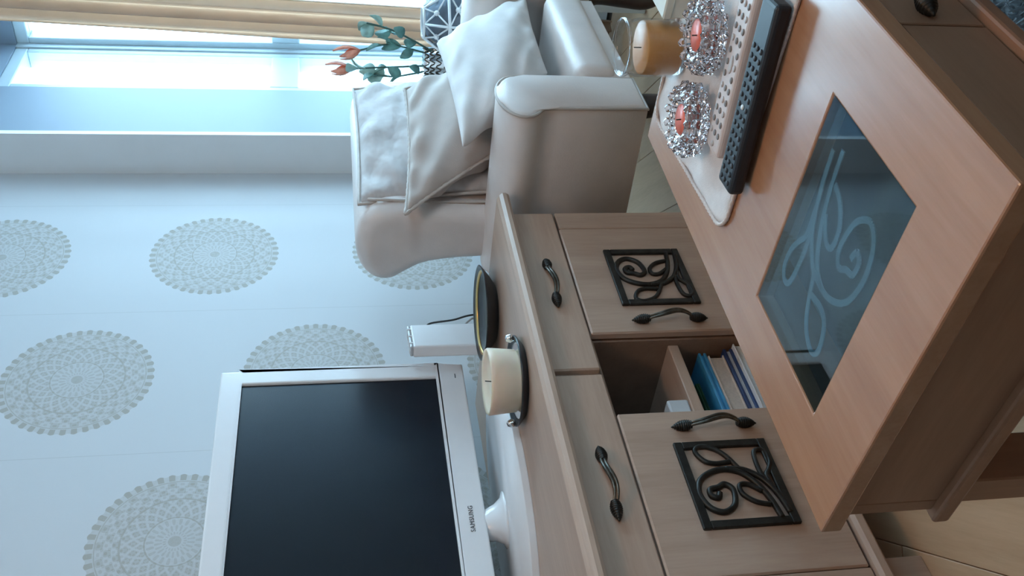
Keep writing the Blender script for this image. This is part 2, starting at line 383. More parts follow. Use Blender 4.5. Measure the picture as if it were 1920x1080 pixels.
# ------------------------------------------------------------------ handles, grilles
def handle(parent, c, along, out=(0, -1, 0), L=.15):
    """arched bar with ribbed, pointed ends; along = unit vector of its length"""
    a = Vector(along); o = Vector(out); c = Vector(c); hl = L/2
    h = bpy.data.objects.new('handle', None); C.objects.link(h); h.parent = parent
    pts, rad = [], []
    for i in range(25):
        t = -1+2*i/24; pts.append(c + a*(t*hl*.62) + o*(.008+.020*(max(0, math.cos(t*PI/2))**.7))); rad.append(.0042+.0010*math.cos(t*PI))
    side = a.cross(o)
    for sgn in (-1, 1):
        mktube('bar', 'iron_worn', h, [p + side*(.003*sgn) + side*.004*math.sin(PI*2*i/24) for i, p in enumerate(pts)], [x*.72 for x in rad])
    for sgn in (-1, 1):
        P, Rr = [], []
        for i in range(31):
            t = i/30; env = math.sin(PI*min(1, .18+t*.82))**.8*.0105
            P.append(c + a*sgn*(hl*.52+t*hl*.48) + o*(.0105-.005*t)); Rr.append(max(.0012, env*(1 if i % 3 else .6)))
        mktube('leaf_end', 'iron', h, P, Rr, 10)
    return h
def zc(x, y):   # measured motif -> (right-to-left, top-to-bottom) fractions of the square
    rr = (y-155)/460
    for _ in range(3): s = (x-670-160*rr)/(655+40*rr); rr = (y-155+10*s)/460
    return rr, s
MOTIF = [
 [(930, 330), (900, 305), (862, 318), (880, 350), (940, 358), (1000, 372), (1035, 340), (990, 275), (930, 243), (860, 232), (800, 262), (790, 330), (850, 400), (960, 440), (1080, 450), (1180, 420), (1230, 350), (1240, 270), (1225, 180)],
 [(1080, 452), (1200, 440), (1290, 385), (1318, 300), (1305, 200)],
 [(1215, 250), (1130, 270), (1080, 315), (1100, 360), (1160, 362), (1225, 320)],
 [(1180, 440), (1150, 520), (1100, 565), (1010, 585), (950, 560), (970, 505), (1040, 485), (1150, 490)],
 [(1300, 380), (1320, 450), (1370, 530), (1430, 545), (1465, 520), (1440, 470), (1380, 430), (1335, 400), (1318, 330)],
]
def grille(parent, x0, x1, z0, z1, y, mirror):
    """x0 left, x1 right, seen from the front; iron frame with scroll and leaves"""
    g = bpy.data.objects.new('iron_grille', None); C.objects.link(g); g.parent = parent
    W, Hh, B = x1-x0, z1-z0, .015
    bm = bmesh.new()
    for b in ((x0, x1, z0, z0+B), (x0, x1, z1-B, z1), (x0, x0+B, z0+B, z1-B), (x1-B, x1, z0+B, z1-B)): box(bm, b[0], b[1], y-.006, y+.001, b[2], b[3], .0015, 1)
    bm_obj('grille_frame', bm, 'iron', g)
    for n, line in enumerate(MOTIF):
        pts = []
        for q in line:
            rr, s = zc(*q); rr = min(.95, max(.05, rr)); s = min(.95, max(.05, s))
            X = x0+rr*W if mirror else x1-rr*W
            pts.append((X, y-.003, z1-s*Hh))
        P = spline(pts, 6)
        mktube('scroll' if n < 2 else 'leaf_outline', 'iron', g, P, .0052 if n < 2 else .0044, 8)

# ------------------------------------------------------------------ cabinet under the television
CX0, CX1, CY0, CY1 = .70, 1.712, 1.222, 1.86; CTOP = .572
cab = thing('tv_cabinet', 'light wood low cabinet with iron scroll grilles on its doors, under the television', 'cabinet', (CX0, CY0, 0))
def cb(name, mat, x0, x1, y0, y1, z0, z1, bev=.0015, parent=None): return mkbox(name, mat, parent or cab, x0-CX0, x1-CX0, y0-CY0, y1-CY0, z0, z1, bev, 1)
def c3(x, y, z): return (x-CX0, y-CY0, z)
DZ = .447                                                # under the drawers
prof = [(-.030, .546), (-.034, .552), (-.034, .560), (-.028, .567), (-.018, .572), (.645, .572), (.645, .546)]
prism('top', 'beech_x', cab, prof, 'x', -.036, CX1-CX0+.036, .006, 2, smooth=False)
cb('side_panel', 'beech_z', CX0, CX0+.02, CY0+.018, CY1, .075, .546); cb('side_panel', 'beech_z', CX1-.02, CX1, CY0+.018, CY1, .075, .546)
cb('stile', 'beech_z', CX0, .757, CY0, CY0+.018, .115, DZ-.004); cb('stile', 'beech_z', 1.654, CX1, CY0, CY0+.018, .115, DZ-.004)
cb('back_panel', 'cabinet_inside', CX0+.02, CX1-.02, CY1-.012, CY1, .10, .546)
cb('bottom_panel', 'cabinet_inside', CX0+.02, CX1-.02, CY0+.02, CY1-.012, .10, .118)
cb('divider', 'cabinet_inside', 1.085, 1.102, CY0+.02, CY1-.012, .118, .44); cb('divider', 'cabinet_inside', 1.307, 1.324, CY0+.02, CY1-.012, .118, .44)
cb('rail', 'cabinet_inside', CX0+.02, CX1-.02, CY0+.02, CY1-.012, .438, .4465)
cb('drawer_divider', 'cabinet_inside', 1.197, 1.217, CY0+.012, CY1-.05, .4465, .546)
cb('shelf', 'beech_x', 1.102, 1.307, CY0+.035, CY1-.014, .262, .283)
cb('plinth_moulding', 'beech_x', CX0-.012, CX1+.012, CY0-.012, CY1, .088, .112, .006)
for fx in (CX0+.02, CX1-.09):
    for fy in (CY0+.03, CY1-.08):
        cb('foot', 'beech_z', fx, fx+.07, fy, fy+.06, 0, .09)
for x0, x1, hc in ((1.213, CX1-.001, 1.46), (CX0+.001, 1.2005, .946)):
    dr = cb('drawer', 'beech_x', x0, x1, CY0-.001, CY0+.017, .4475, .5455, .003)
    handle(dr, c3(hc, CY0-.001, .4965), (1, 0, 0), L=.155)
for x0, x1, hx, g0, g1, mir in ((1.309, 1.652, 1.338, 1.386, 1.566, False), (.759, 1.100, 1.057, .843, 1.022, True)):
    dr = cb('door', 'beech_z', x0, x1, CY0-.001, CY0+.017, .116, DZ-.003, .003)
    handle(dr, c3(hx, CY0-.001, .278), (0, 0, 1), L=.158)
    grille(dr, g0-CX0, g1-CX0, .197, .364, -.002, mir)
# inside the open middle
def book(name, label, cover, pages, x0, x1, y0, y1, z0, z1, th=.003, grp='books in the open cabinet niche'):
    b = thing(name, label, 'book', (x0, y0, z0), 0, grp)
    mkbox('cover', cover, b, 0, x1-x0, 0, y1-y0, z1-z0-th, z1-z0, .0008, 1); mkbox('cover', cover, b, 0, x1-x0, 0, y1-y0, 0, th, .0008, 1)
    mkbox('pages', pages, b, .004, x1-x0-.004, .004, y1-y0-.004, th, z1-z0-th)
    mkbox('spine', cover, b, 0, x1-x0, y1-y0-.003, y1-y0, th, z1-z0-th)
book('book', 'pale book lying flat at the bottom of the stack in the open cabinet niche', 'paper_white', 'paper_white', 1.112, 1.300, 1.252, 1.47, .1185, .150)
book('book', 'navy book lying flat in the stack in the open cabinet niche', 'book_navy', 'paper_white', 1.108, 1.296, 1.262, 1.46, .150, .170, .006)
book('book', 'thick beige book lying flat in the stack in the open cabinet niche', 'paper', 'paper', 1.112, 1.285, 1.268, 1.45, .170, .203)
book('book', 'blue book lying flat on top of the stack in the open cabinet niche', 'book_blue', 'book_blue', 1.106, 1.297, 1.272, 1.46, .203, .219, .005)
book('book', 'dark green book at the very top of the stack in the open cabinet niche', 'book_green', 'book_green', 1.110, 1.255, 1.315, 1.46, .219, .228, .004)
tag(mkbox('small_box', 'clear_grey', None, 1.108, 1.165, 1.262, 1.32, .2835, .325, .004), 'small grey white box on the upper niche shelf of the cabinet', 'box')

# ------------------------------------------------------------------ television
TVX, TVY = 1.218, 1.66
tv = thing('television', 'white framed flat screen television standing on the wooden cabinet', 'television', (TVX, TVY, CTOP))
tz = lambda z: z-CTOP
X0, X1 = -.468, .468; S0, S1 = -.424, .424; ZB, ZT, SB, ST = tz(.627), tz(1.206), tz(.692), tz(1.160)
bm = bmesh.new()
for b in ((X0, X1, ZB, SB), (X0, X1, ST, ZT), (X0, S0, SB, ST), (S1, X1, SB, ST)): box(bm, b[0], b[1], 0, .03, b[2], b[3])
bmesh.ops.remove_doubles(bm, verts=bm.verts, dist=1e-5)
bm_obj('bezel', bm, 'tv_white', tv, False, [('bev', .005, 3)])
mkbox('screen', 'screen', tv, S0-.002, S1+.002, .007, .02, SB-.002, ST+.002)
mkbox('inner_edge', 'brown_item', tv, S0-.003, S1+.003, .0075, .018, SB-.003, ST+.003)
mkbox('rear_housing', 'tv_white', tv, X0+.02, X1-.02, .031, .085, ZB+.02, ZT-.02, .02, 3)
mkbox('status_light', 'logo_grey', tv, .418, .432, -.0008, .001, tz(.648), tz(.6505))
cu_ = bpy.data.curves.new('logo_text', 'FONT'); cu_.body = 'SAMSUNG'; cu_.size = .0145; cu_.extrude = .0005; cu_.align_x = 'CENTER'; cu_.align_y = 'CENTER'; cu_.space_character = 1.15
to = bpy.data.objects.new('tmp_text', cu_); C.objects.link(to); bpy.context.view_layer.update()
me = bpy.data.meshes.new_from_object(to.evaluated_get(bpy.context.evaluated_depsgraph_get())); bpy.data.objects.remove(to)
me.materials.clear(); me.materials.append(MAT['logo_grey'])
lg = bpy.data.objects.new('logo', me); C.objects.link(lg); lg.parent = tv; lg.location = (0, -.0006, tz(.658)); lg.rotation_euler = (PI/2, 0, 0); lg.scale = (.92, 1, 1)
def ell(a, b, cy, n=56): return [(a*math.cos(2*PI*i/n), cy+b*math.sin(2*PI*i/n)) for i in range(n)]
bs = prism('base', 'tv_white', tv, ell(.315, .19, -.035), 'z', 0, .015, .006, 3)
bm = bmesh.new(); rings = []
for hz, sx, sy, yy in ((.012, .075, .055, .01), (.020, .052, .042, .014), (.034, .042, .034, .02), (.055, .036, .028, .028), (.085, .036, .026, .034)):
    rings.append([bm.verts.new((sx*math.cos(2*PI*i/28), yy+sy*math.sin(2*PI*i/28), hz)) for i in range(28)])
for A, B in zip(rings, rings[1:]):
    for i in range(28): bm.faces.new((A[i], A[(i+1) % 28], B[(i+1) % 28], B[i]))
bm.faces.new(rings[0][::-1]); bm.faces.new(rings[-1])
bm_obj('neck', bm, 'tv_white', tv, True)

# ------------------------------------------------------------------ things on the cabinet
pc = (1.632, 1.445, CTOP)
pl = thing('plate', 'round dark slate plate with gold band on the cabinet beside the candle', 'plate', pc)
mklathe('dish', 'slate', pl, [(0, .006), (.055, .006), (.06, 0), (.066, 0), (.085, .012), (.108, .030), (.111, .0335), (.106, .034), (.082, .018), (.06, .012), (0, .011)], 48)
mklathe('gold_band', 'gold', pl, [(.0925, .0245), (.0985, .0290), (.0982, .0300), (.0921, .0256)], 48, ring=True)
tr_c = (1.300, 1.333, CTOP)
tr = thing('candle_tray', 'round dark tray with silver rim and knobs holding the cream candle', 'tray', tr_c)
mklathe('tray_dish', 'slate', tr, [(0, 0), (.075, 0), (.090, .012), (.0905, .016), (.087, .016), (.072, .006), (0, .006)], 44)
mklathe('tray_lining', 'silver', tr, [(0, .0062), (.070, .0062), (.078, .0105), (.074, .010), (0, .0085)], 44)
va = Vector((.75, -.66, 0))                              # across the line of sight
for s in (-1, 1):
    p = Vector((0, 0, .022)) + Vector((.55*.0, 0, 0)) + Vector((.64, -.77, 0))*(.084*s)
    mklathe('knob', 'silver', tr, [(0, -.008), (.006, -.007), (.0095, 0), (.006, .008), (0, .010)], 16, p)
ca = thing('pillar_candle', 'squat cream pillar candle on the round tray', 'candle', (tr_c[0], tr_c[1], CTOP+.0087))
mklathe('wax', 'candle_cream', ca, [(0, 0), (.058, 0), (.062, .006), (.066, .050), (.0665, .058), (.064, .062), (.058, .0585), (.03, .053), (0, .052)], 44)
mktube('wick', 'wick', ca, [(0, 0, .051), (.001, 0, .058), (.003, .001, .064)], .0012, 6)
ro = thing('router', 'white upright router box standing behind the dark plate', 'router', (1.642, 1.555, CTOP), .30)
mkbox('case', 'white_plastic', ro, 0, .122, 0, .03, 0, .182, .004, 2)
mkbox('top_cap', 'clear_grey', ro, .002, .120, .002, .028, .182, .190, .003, 2)
for i in range(3): mkbox('cap_rib', 'white_plastic', ro, .022+i*.038, .025+i*.038, .001, .029, .181, .191)
tag(mktube('power_cable', 'cable_black', None, spline([(1.752, 1.606, .712), (1.770, 1.60, .704), (1.782, 1.60, .643), (1.80, 1.60, .582), (1.815, 1.62, .45), (1.81, 1.68, .25), (1.80, 1.78, .003)], 8), .0026, 8), 'thin black cable hanging from the white router behind the cabinet', 'cable')
tag(mktube('phone_cable', 'cable_grey', None, spline([(1.750, 1.612, .620), (1.766, 1.61, .617), (1.786, 1.607, .601), (1.80, 1.612, .575), (1.806, 1.63, .45), (1.80, 1.70, .25), (1.79, 1.80, .003)], 8), .0028, 8), 'thin pale grey cable hanging from the white router behind the cabinet', 'cable')

# ------------------------------------------------------------------ coffee table
TA = math.radians(-2.96); TN = Vector((.527, .353, 0)); TH = EYE-.5; TL, TW = .754, .464
ta, tb = Vector((math.cos(TA), math.sin(TA), 0)), Vector((-math.sin(TA), math.cos(TA), 0))
def tab(a, b, z=0): return TN + ta*a + tb*b + Vector((0, 0, TH+z))
ct = thing('coffee_table', 'light wood coffee table with inset etched glass panes and drawers', 'coffee table', TN, TA)
GA = ((.094, .280), (TL-.280, TL-.094)); GB = (.095, .378)
bm = bmesh.new(); xs = [0, GA[0][0], GA[0][1], GA[1][0], GA[1][1], TL]; ys = [0, GB[0], GB[1], TW]; tk = .024
V = {(i, j, l): bm.verts.new((x, y, TH-tk*l)) for i, x in enumerate(xs) for j, y in enumerate(ys) for l in (0, 1)}
hole = lambda i, j: (i in (1, 3) and j == 1) or i < 0 or j < 0 or i > 4 or j > 2
for i in range(5):
    for j in range(3):
        if hole(i, j): continue
        bm.faces.new([V[i, j, 0], V[i+1, j, 0], V[i+1, j+1, 0], V[i, j+1, 0]]); bm.faces.new([V[i, j, 1], V[i, j+1, 1], V[i+1, j+1, 1], V[i+1, j, 1]])
        for (di, dj, e) in ((-1, 0, ((i, j), (i, j+1))), (1, 0, ((i+1, j), (i+1, j+1))), (0, -1, ((i, j), (i+1, j))), (0, 1, ((i, j+1), (i+1, j+1)))):
            if hole(i+di, j+dj): (p, q) = e; bm.faces.new([V[p+(0,)], V[q+(0,)], V[q+(1,)], V[p+(1,)]])
bm_obj('top', bm, 'table_wood_x', ct, False, [('bev', .0025, 2)])
for a0, a1 in GA:
    pane = mkbox('glass_pane', 'table_glass', ct, a0+.0008, a1-.0008, GB[0]+.0008, GB[1]-.0008, TH-.0065, TH-.0015)
    W, D = a1-a0, GB[1]-GB[0]
    for n, line in enumerate(MOTIF):                      # etched scroll on the underside
        pts = []
        for q in line: rr, s = zc(*q); pts.append((a0+W*(.08+.84*s), GB[0]+D*(.08+.84*rr), TH-.0085))
        bm = bmesh.new(); P = spline(pts, 6); hw = .0036
        for i in range(len(P)-1):
            t = (P[i+1]-P[i]).normalized(); nn = Vector((-t.y, t.x, 0))*hw; up = Vector((0, 0, .0012))
            vs = [bm.verts.new(v) for v in (P[i]-nn, P[i+1]-nn, P[i+1]+nn, P[i]+nn)]; vt = [bm.verts.new(v.co+up) for v in vs]
            bm.faces.new(vs[::-1]); bm.faces.new(vt)
            for q in range(4): bm.faces.new((vs[q], vs[(q+1) % 4], vt[(q+1) % 4], vt[q]))
        bm_obj('etched_scroll', bm, 'frost', pane)
IN = .012; AZ0, AZ1 = .288, TH-tk
mkbox('end_panel', 'apron_shade_y', ct, IN, IN+.02, IN+.018, TW-IN-.018, AZ0, AZ1-.003, .001, 1); mkbox('end_panel', 'apron_shade_y', ct, TL-IN-.02, TL-IN, IN+.018, TW-IN-.018, AZ0, AZ1-.003, .001, 1)
mkbox('back_panel', 'apron_shade_x', ct, IN, TL-IN, TW-IN-.018, TW-IN, AZ0, AZ1-.003, .001, 1)
mkbox('inner_floor', 'inside_grey', ct, IN+.02, TL-IN-.02, IN+.018, TW-IN-.018, AZ0+.012, AZ0+.022)
mkbox('bottom_board', 'apron_shade_x', ct, .001, TL-.001, .001, TW-.001, .268, AZ0, .004, 2)
mkbox('front_panel', 'apron_shade_x', ct, IN, .2725, IN, IN+.018, AZ0+.002, AZ1-.004, .0012, 1)
dr = mkbox('drawer', 'apron_shade_x', ct, .2755, TL-.276, IN, IN+.018, AZ0+.002, AZ1-.004, .0012, 1)
handle(dr, (.352, IN, (AZ0+AZ1)/2+.002), (1, 0, 0), L=.14)
mkbox('front_panel', 'apron_shade_x', ct, TL-.273, TL-IN, IN, IN+.018, AZ0+.002, AZ1-.004, .0012, 1)
for lx in (.016, TL-.016-.062):
    for ly in (.016, TW-.016-.04): mkbox('leg', 'apron_shade_z', ct, lx, lx+.062, ly, ly+.04, 0, .2685, .002, 1)
# things kept inside under the glass
def at_table(o, a, b, z): o.location = tab(a, b, z-TH); o.rotation_euler = (0, 0, TA); return o
o = mkbox('storage_box', 'brown_item', None, -.02, .02, -.035, .035, 0, .05, .004); tag(at_table(o, .13, .345, AZ0+.0225), 'dark brown box inside the coffee table under the glass', 'box')
o = mkbox('booklet', 'book_blue', None, -.012, .012, -.04, .04, 0, .04, .002); tag(at_table(o, .075, .38, AZ0+.0225), 'bright blue booklet inside the coffee table under the glass', 'booklet')

# cloth with rope edging
bm = bmesh.new(); n = 40; G = {}
def cl(s, q):
    # rounded rectangle in table coordinates
    a0, a1, b0, b1 = .405, .735, .04, .402; x = a0+(a1-a0)*s; y = b0+(b1-b0)*q; rc = .03
    for cx, cy, sx, sy in ((a0+rc, b0+rc, -1, -1), (a0+rc, b1-rc, -1, 1), (a1-rc, b0+rc, 1, -1), (a1-rc, b1-rc, 1, 1)):
        dx, dy = (x-cx)*sx, (y-cy)*sy
        if dx > 0 and dy > 0:
            m = max(dx, dy); l = math.hypot(dx, dy); x, y = cx+sx*dx*m/l, cy+sy*dy*m/l
    y += .03*(x-a0)/.33-.02
    z = .0025+.0016*math.sin(x*60+y*25)*math.sin(y*38-x*12)+.0012*math.sin(x*90-y*70)
    return x, y, max(.0012, z)
for i in range(n+1):
    for j in range(n+1):
        x, y, z = cl(i/n, j/n)
        G[i, j] = bm.verts.new((x, y, z)); G[i, j, 0] = bm.verts.new((x, y, .0002))
for i in range(n):
    for j in range(n):
        bm.faces.new((G[i, j], G[i+1, j], G[i+1, j+1], G[i, j+1])); bm.faces.new((G[i, j, 0], G[i, j+1, 0], G[i+1, j+1, 0], G[i+1, j, 0]))
rim = [(i, 0) for i in range(n)]+[(n, j) for j in range(n)]+[(n-i, n) for i in range(n)]+[(0, n-j) for j in range(n)]
for q in range(len(rim)):
    A, B = rim[q], rim[(q+1) % len(rim)]; bm.faces.new((G[A], G[A+(0,)], G[B+(0,)], G[B]))
rp = [(G[p].co.x, G[p].co.y, .0035) for p in rim]
mat_root = thing('place_mat', 'white satin cloth mat with twisted rope edge on the coffee table', 'place mat', tab(0, 0), TA)
bm_obj('mat_cloth', bm, 'cloth', mat_root, True)
Pp = spline(rp, 3, True)
mktube('rope_edge', 'rope', mat_root, Pp, [.0030 if i % 3 else .0022 for i in range(len(Pp))], 7, True)

# candle jar
MZ = .0055
jar = thing('jar_candle', 'amber candle in a clear glass jar on the cloth mat', 'candle', tab(.695, .272, MZ))
mklathe('glass_jar', 'jar_glass', jar, [(0, 0), (.036, 0), (.0405, .005), (.0415, .012), (.0415, .066), (.0385, .074), (.0385, .078), (.0418, .083), (.0418, .087), (.0395, .088), (.0365, .079), (.0365, .074), (.0392, .066), (.0392, .012), (.036, .006), (0, .006)], 48)
mklathe('wax', 'candle_amber', jar, [(0, .0065), (.0355, .0065), (.0388, .012), (.0388, .058), (.037, .060), (0, .0585)], 40)
mktube('wick', 'wick', jar, [(0, 0, .058), (.0005, .0003, .064), (.002, .001, .069)], .0009, 6)
mklathe('jar_rim', 'jar_glass', jar, [(.0392, .0885), (.0405, .0905), (.0418, .0885), (.0405, .087)], 40, ring=True)

# crystal tealight holders
def crystal(label, pos, rot):
    t = thing('crystal_tealight_holder', label, 'candle holder', pos, rot, 'crystal tealight holders on the cloth mat')
    sg = 40
    prof = [(0, 0), (.026, 0), (.030, .004), (.037, .010), (.0425, .018), (.0445, .026), (.0425, .032), (.037, .036), (.032, .037), (.0275, .036), (.0255, .031), (.0245, .020), (.0230, .016), (0, .015)]
    def mod(j, k):
        if j < 3 or j > 8: return 1
        return 1 + .04*math.cos(k*2*PI*10/40)
    mklathe('crystal_bowl', 'crystal', t, prof, sg, (0, 0, 0), False, mod)
    mklathe('tealight_cup', 'jar_glass', t, [(0, .0165), (.0220, .0165), (.0228, .034), (.0220, .034), (.0212, .0172), (0, .0172)], 28)
    mklathe('tealight_wax', 'red_wax', t, [(0, .0175), (.0205, .0175), (.0208, .0325), (0, .0315)], 28)
    mktube('wick', 'wick', t, [(0, 0, .031), (.001, .0005, .038)], .0009, 6)
    for tier, (R, z, m, s) in enumerate(((.0435, .013, 13, .0085), (.0455, .026, 14, .0082), (.0400, .0365, 13, .0066))):
        for q in range(m):
            an = 2*PI*(q+.5*(tier % 2))/m; bm = bmesh.new(); bmesh.ops.create_icosphere(bm, subdivisions=1, radius=s)
            bmesh.ops.translate(bm, verts=bm.verts, vec=(R*math.cos(an), R*math.sin(an), z)); bm_obj('crystal_bead', bm, 'crystal', t)
crystal('crystal tealight holder with red candle touching the glass jar candle', tab(.572, .186, MZ), .2)
crystal('crystal tealight holder with red candle near the bare corner of the cloth mat', tab(.553, .302, MZ), .6)

# two remote controls
def remote(name, label, body, p0, p1, wd, th, z, buttons):
    A, B = tab(*p0), tab(*p1); v = B-A; L = v.length; an = math.atan2(v.y, v.x)
    t = thing(name, label, 'remote control', A + Vector((0, 0, z)), an, 'remote controls on the coffee table')
    mkbox('body', body, t, 0, L, -wd/2, wd/2, 0, th, min(.006, th*.35), 3)
    for (x, y, rx, ry, m) in buttons(L, wd):
        bm = bmesh.new(); lathe(bm, [(0, 0), (1, 0), (1, .6), (.8, 1), (0, 1)], 12); bmesh.ops.scale(bm, vec=(rx, ry, .0016), verts=bm.verts); bmesh.ops.translate(bm, verts=bm.verts, vec=(x, y, th-.0002)); bm_obj('button', bm, m, t, True)
def pale_buttons(L, wd):
    out = []
    for i in range(16):
        x = .012+i*(L-.022)/15
        for j in (-1, 0, 1):
            if 6 <= i <= 8 and j == 0: continue
            if i == 0 and j: continue
            out.append((x, j*wd*.26, .0042, .0036, 'button_grey' if (i*3+j) % 4 else 'button_pale'))
    out.append((.012+7*(L-.022)/15, 0, .012, .005, 'button_pale')); return out
def dark_buttons(L, wd):
    out = []
    for i in range(15):
        x = .012+i*(L-.07)/14
        for j in (-1, 0, 1): out.append((x, j*wd*.25, .0034, .0034, 'button_white' if (i == 8 and j == 0) else 'button_dark'))
    return out
remote('remote_control', 'pale beige remote control with grey buttons lying on the cloth mat', 'remote_pink', (.470, .297), (.497, .045), .046, .016, MZ, pale_buttons)
remote('remote_control', 'black remote control lying beside the pale one at the edge of the cloth mat', 'remote_black', (.399, .302), (.424, .062), .044, .020, .0066, dark_buttons)
bx = thing('gift_box', 'small cream cardboard box behind the amber jar candle', 'box', tab(.712, .195, MZ), TA)
mkbox('carton', 'cream_card', bx, -.028, .028, -.03, .025, 0, .036, .0015, 1); mkbox('lid', 'cream_card', bx, -.0295, .0295, -.0315, .0265, .028, .041, .002, 1)

# ------------------------------------------------------------------ armchair
AX = 2.18
ch = thing('armchair', 'ivory leather armchair with scroll arms in the corner beside the cabinet', 'armchair', (AX, 1.25, 0))
cy = lambda y: y-1.25
def arm_prof(sg):
    P = []
    cx, cz, A_, B_ = -.327, .522, .090, .052
    P += [(-.237, .24), (-.237, .40), (-.237, .50)]
    for i in range(0, 17):
        an = math.radians(i*222/16); P.append((cx+A_*math.cos(an), cz+B_*math.sin(an)))
    P += [(-.383, .476), (-.380, .44), (-.378, .24)]
    return [(x*sg, z) for x, z in P][::(1 if sg > 0 else -1)]
for sg in (1, -1):
    arm = prism('arm', 'ivory_leather', ch, arm_prof(sg), 'y', cy(1.0), cy(1.47), .012, 3)
    pr = [(x, cy(1.0)+.006, z) for x, z in arm_prof(sg)]
    mktube('arm_piping', 'piping', arm, pr, .004, 6, True)
prism('seat_frame', 'ivory_leather', ch, [(-.226, .232), (.226, .232), (.226, .30), (-.226, .30)], 'y', cy(1.03), cy(1.45), .008, 2)
prism('front_rail', 'ivory_leather', ch, [(-.226, .235), (.226, .235), (.226, .325), (-.226, .325)], 'y', cy(1.012), cy(1.04), .008, 2)
bm = bmesh.new(); box(bm, -.222, .222, cy(.99), cy(1.345), .27, .372, .03, 4)
for v in bm.verts:
    if v.co.z > .33: v.co.z += .018*(1-(v.co.x/.222)**2)*(1-((v.co.y-cy(1.17))/.18)**2)
bm_obj('seat_cushion', bm, 'ivory_leather', ch, True)
# back: profile from the side (y, z), rolled over at the top
bp = spline([(cy(1.335), .24, 0), (cy(1.325), .45, 0), (cy(1.315), .62, 0), (cy(1.308), .75, 0), (cy(1.315), .83, 0), (cy(1.352), .872, 0), (cy(1.42), .884, 0), (cy(1.485), .872, 0), (cy(1.525), .838, 0), (cy(1.530), .795, 0), (cy(1.505), .755, 0), (cy(1.478), .70, 0), (cy(1.466), .58, 0), (cy(1.468), .40, 0), (cy(1.47), .24, 0)], 3)
def loft_x(name, mat, parent, prof, a0, a1, R, seg=6):
    n = len(prof); nr = []
    for i in range(n):
        t = Vector(prof[(i+1) % n])-Vector(prof[i-1]); nr.append(Vector((-t.y, t.x)).normalized())
    ar = sum(prof[i-1][0]*prof[i][1]-prof[i][0]*prof[i-1][1] for i in range(n)); sg_ = 1 if ar > 0 else -1
    st = [(a0+R*(1-math.cos(k*PI/2/seg)), R*(1-math.sin(k*PI/2/seg))) for k in range(seg+1)]; st += [(a1-(x-a0), e) for x, e in st[::-1]]
    bm = bmesh.new(); rows = [[bm.verts.new((x, p[0]+sg_*nr[i].x*e, p[1]+sg_*nr[i].y*e)) for i, p in enumerate(prof)] for x, e in st]
    for A, B in zip(rows, rows[1:]):
        for i in range(n): bm.faces.new((A[i], A[(i+1) % n], B[(i+1) % n], B[i]))
    bm.faces.new(rows[0]); bm.faces.new(rows[-1][::-1])
    return bm_obj(name, bm, mat, parent, True)
back = loft_x('backrest', 'ivory_leather', ch, [(p.x, p.y) for p in bp], -.335, .335, .04)
pr = spline([(-.292, cy(1.312), .50), (-.294, cy(1.309), .70), (-.29, cy(1.306), .82), (-.26, cy(1.325), .862)], 6)
mktube('back_piping', 'piping', back, pr, .0045, 6)
m = frame_mtx((0, cy(1.302), .665), (1, 0, 0), (0, .10, 1))
bc, rim = pillow('back_cushion', 'back_cover', ch, .57, .42, .10, m, 3, .012, .03, 30, .35)
mktube('cushion_piping', 'piping', bc, spline(rim, 1, True), .0045, 6, True)
for lx, sx in ((-.30, -1), (.30, 1)):
    for ly, sy in ((cy(1.045), -1), (cy(1.40), 1)):
        P = spline([(lx, ly, .245), (lx+.012*sx, ly+.012*sy, .20), (lx+.004*sx, ly+.004*sy, .12), (lx-.006*sx, ly+.0*sy, .06), (lx+.012*sx, ly+.014*sy, .012), (lx+.02*sx, ly+.02*sy, 0)], 4)
        n_ = len(P); mktube('leg', 'dark_wood', ch, P, [.032-.014*min(1, i/(n_*.6))+(.004 if i > n_*.85 else 0) for i in range(n_)], 12)
# throw pillows
po = (2.09, 1.21, .40)
pb = thing('throw_pillow', 'beige throw pillow with corded edge leaning on the armchair back', 'pillow', po)
o, rim = pillow('pillow_cover', 'pillow_beige', pb, 1, 1, .13, Quad((1.99, 1.165, .43), (2.36, 1.13, .43), (2.25, 1.205, .745), (1.80, 1.285, .770), po), 11, .010, .07, 34, .42)
P = spline(rim, 2, True); mktube('cord_edge', 'piping', pb, P, [.0050 if i % 3 else .0036 for i in range(len(P))], 7, True)
po = (2.2, 1.08, .39)
pp = thing('throw_pillow', 'pale smooth throw pillow tilted in front of the beige pillow on the armchair seat', 'pillow', po)
pillow('pillow_cover', 'pillow_pale', pp, 1, 1, .13, Quad((2.05, 1.05, .415), (2.45, 1.03, .405), (2.305, 1.10, .665), (1.80, 1.11, .650), po), 23, .006, .06, 34, .42)

# ------------------------------------------------------------------ bay window board: lantern, vase, flowers
st = thing('side_table', 'narrow white side table between armchair and curtain', 'side table', (2.735, 1.29, 0))
mkbox('top', 'frame_white', st, -.115, .113, -.18, .18, .482, .50, .004)
for lx in (-.105, .078):
    for ly in (-.17, .145): mkbox('leg', 'frame_white', st, lx, lx+.025, ly, ly+.025, 0, .482, .002, 1)
LB = Vector((2.728, 1.235, .50))
la = thing('lantern', 'white lattice lantern with grey glass beside the silver vase', 'lantern', LB, .3)
N6 = 6
def rp_(R, z, k, off=0): return Vector((R*math.cos(2*PI*(k+off)/N6), R*math.sin(2*PI*(k+off)/N6), z))
L0, L1, L2 = (.108, .034), (.108, .088), (.050, .158)
bm = bmesh.new(); lathe(bm, [(0, .006), (.085, .006), (.104, .034), (.104, .088), (.047, .155), (0, .155)], N6); bm_obj('glass_body', bm, 'lantern_glass', la)
mklathe('inner_cup', 'mirror_grey', la, [(0, .007), (.07, .007), (.085, .034), (.085, .085), (.038, .148), (0, .148)], 16)
for R, z in ((.088, .004), L0, L1, L2): mktube('ring', 'frame_white', la, [rp_(R, z, k) for k in range(N6)], .0048, 6, True)
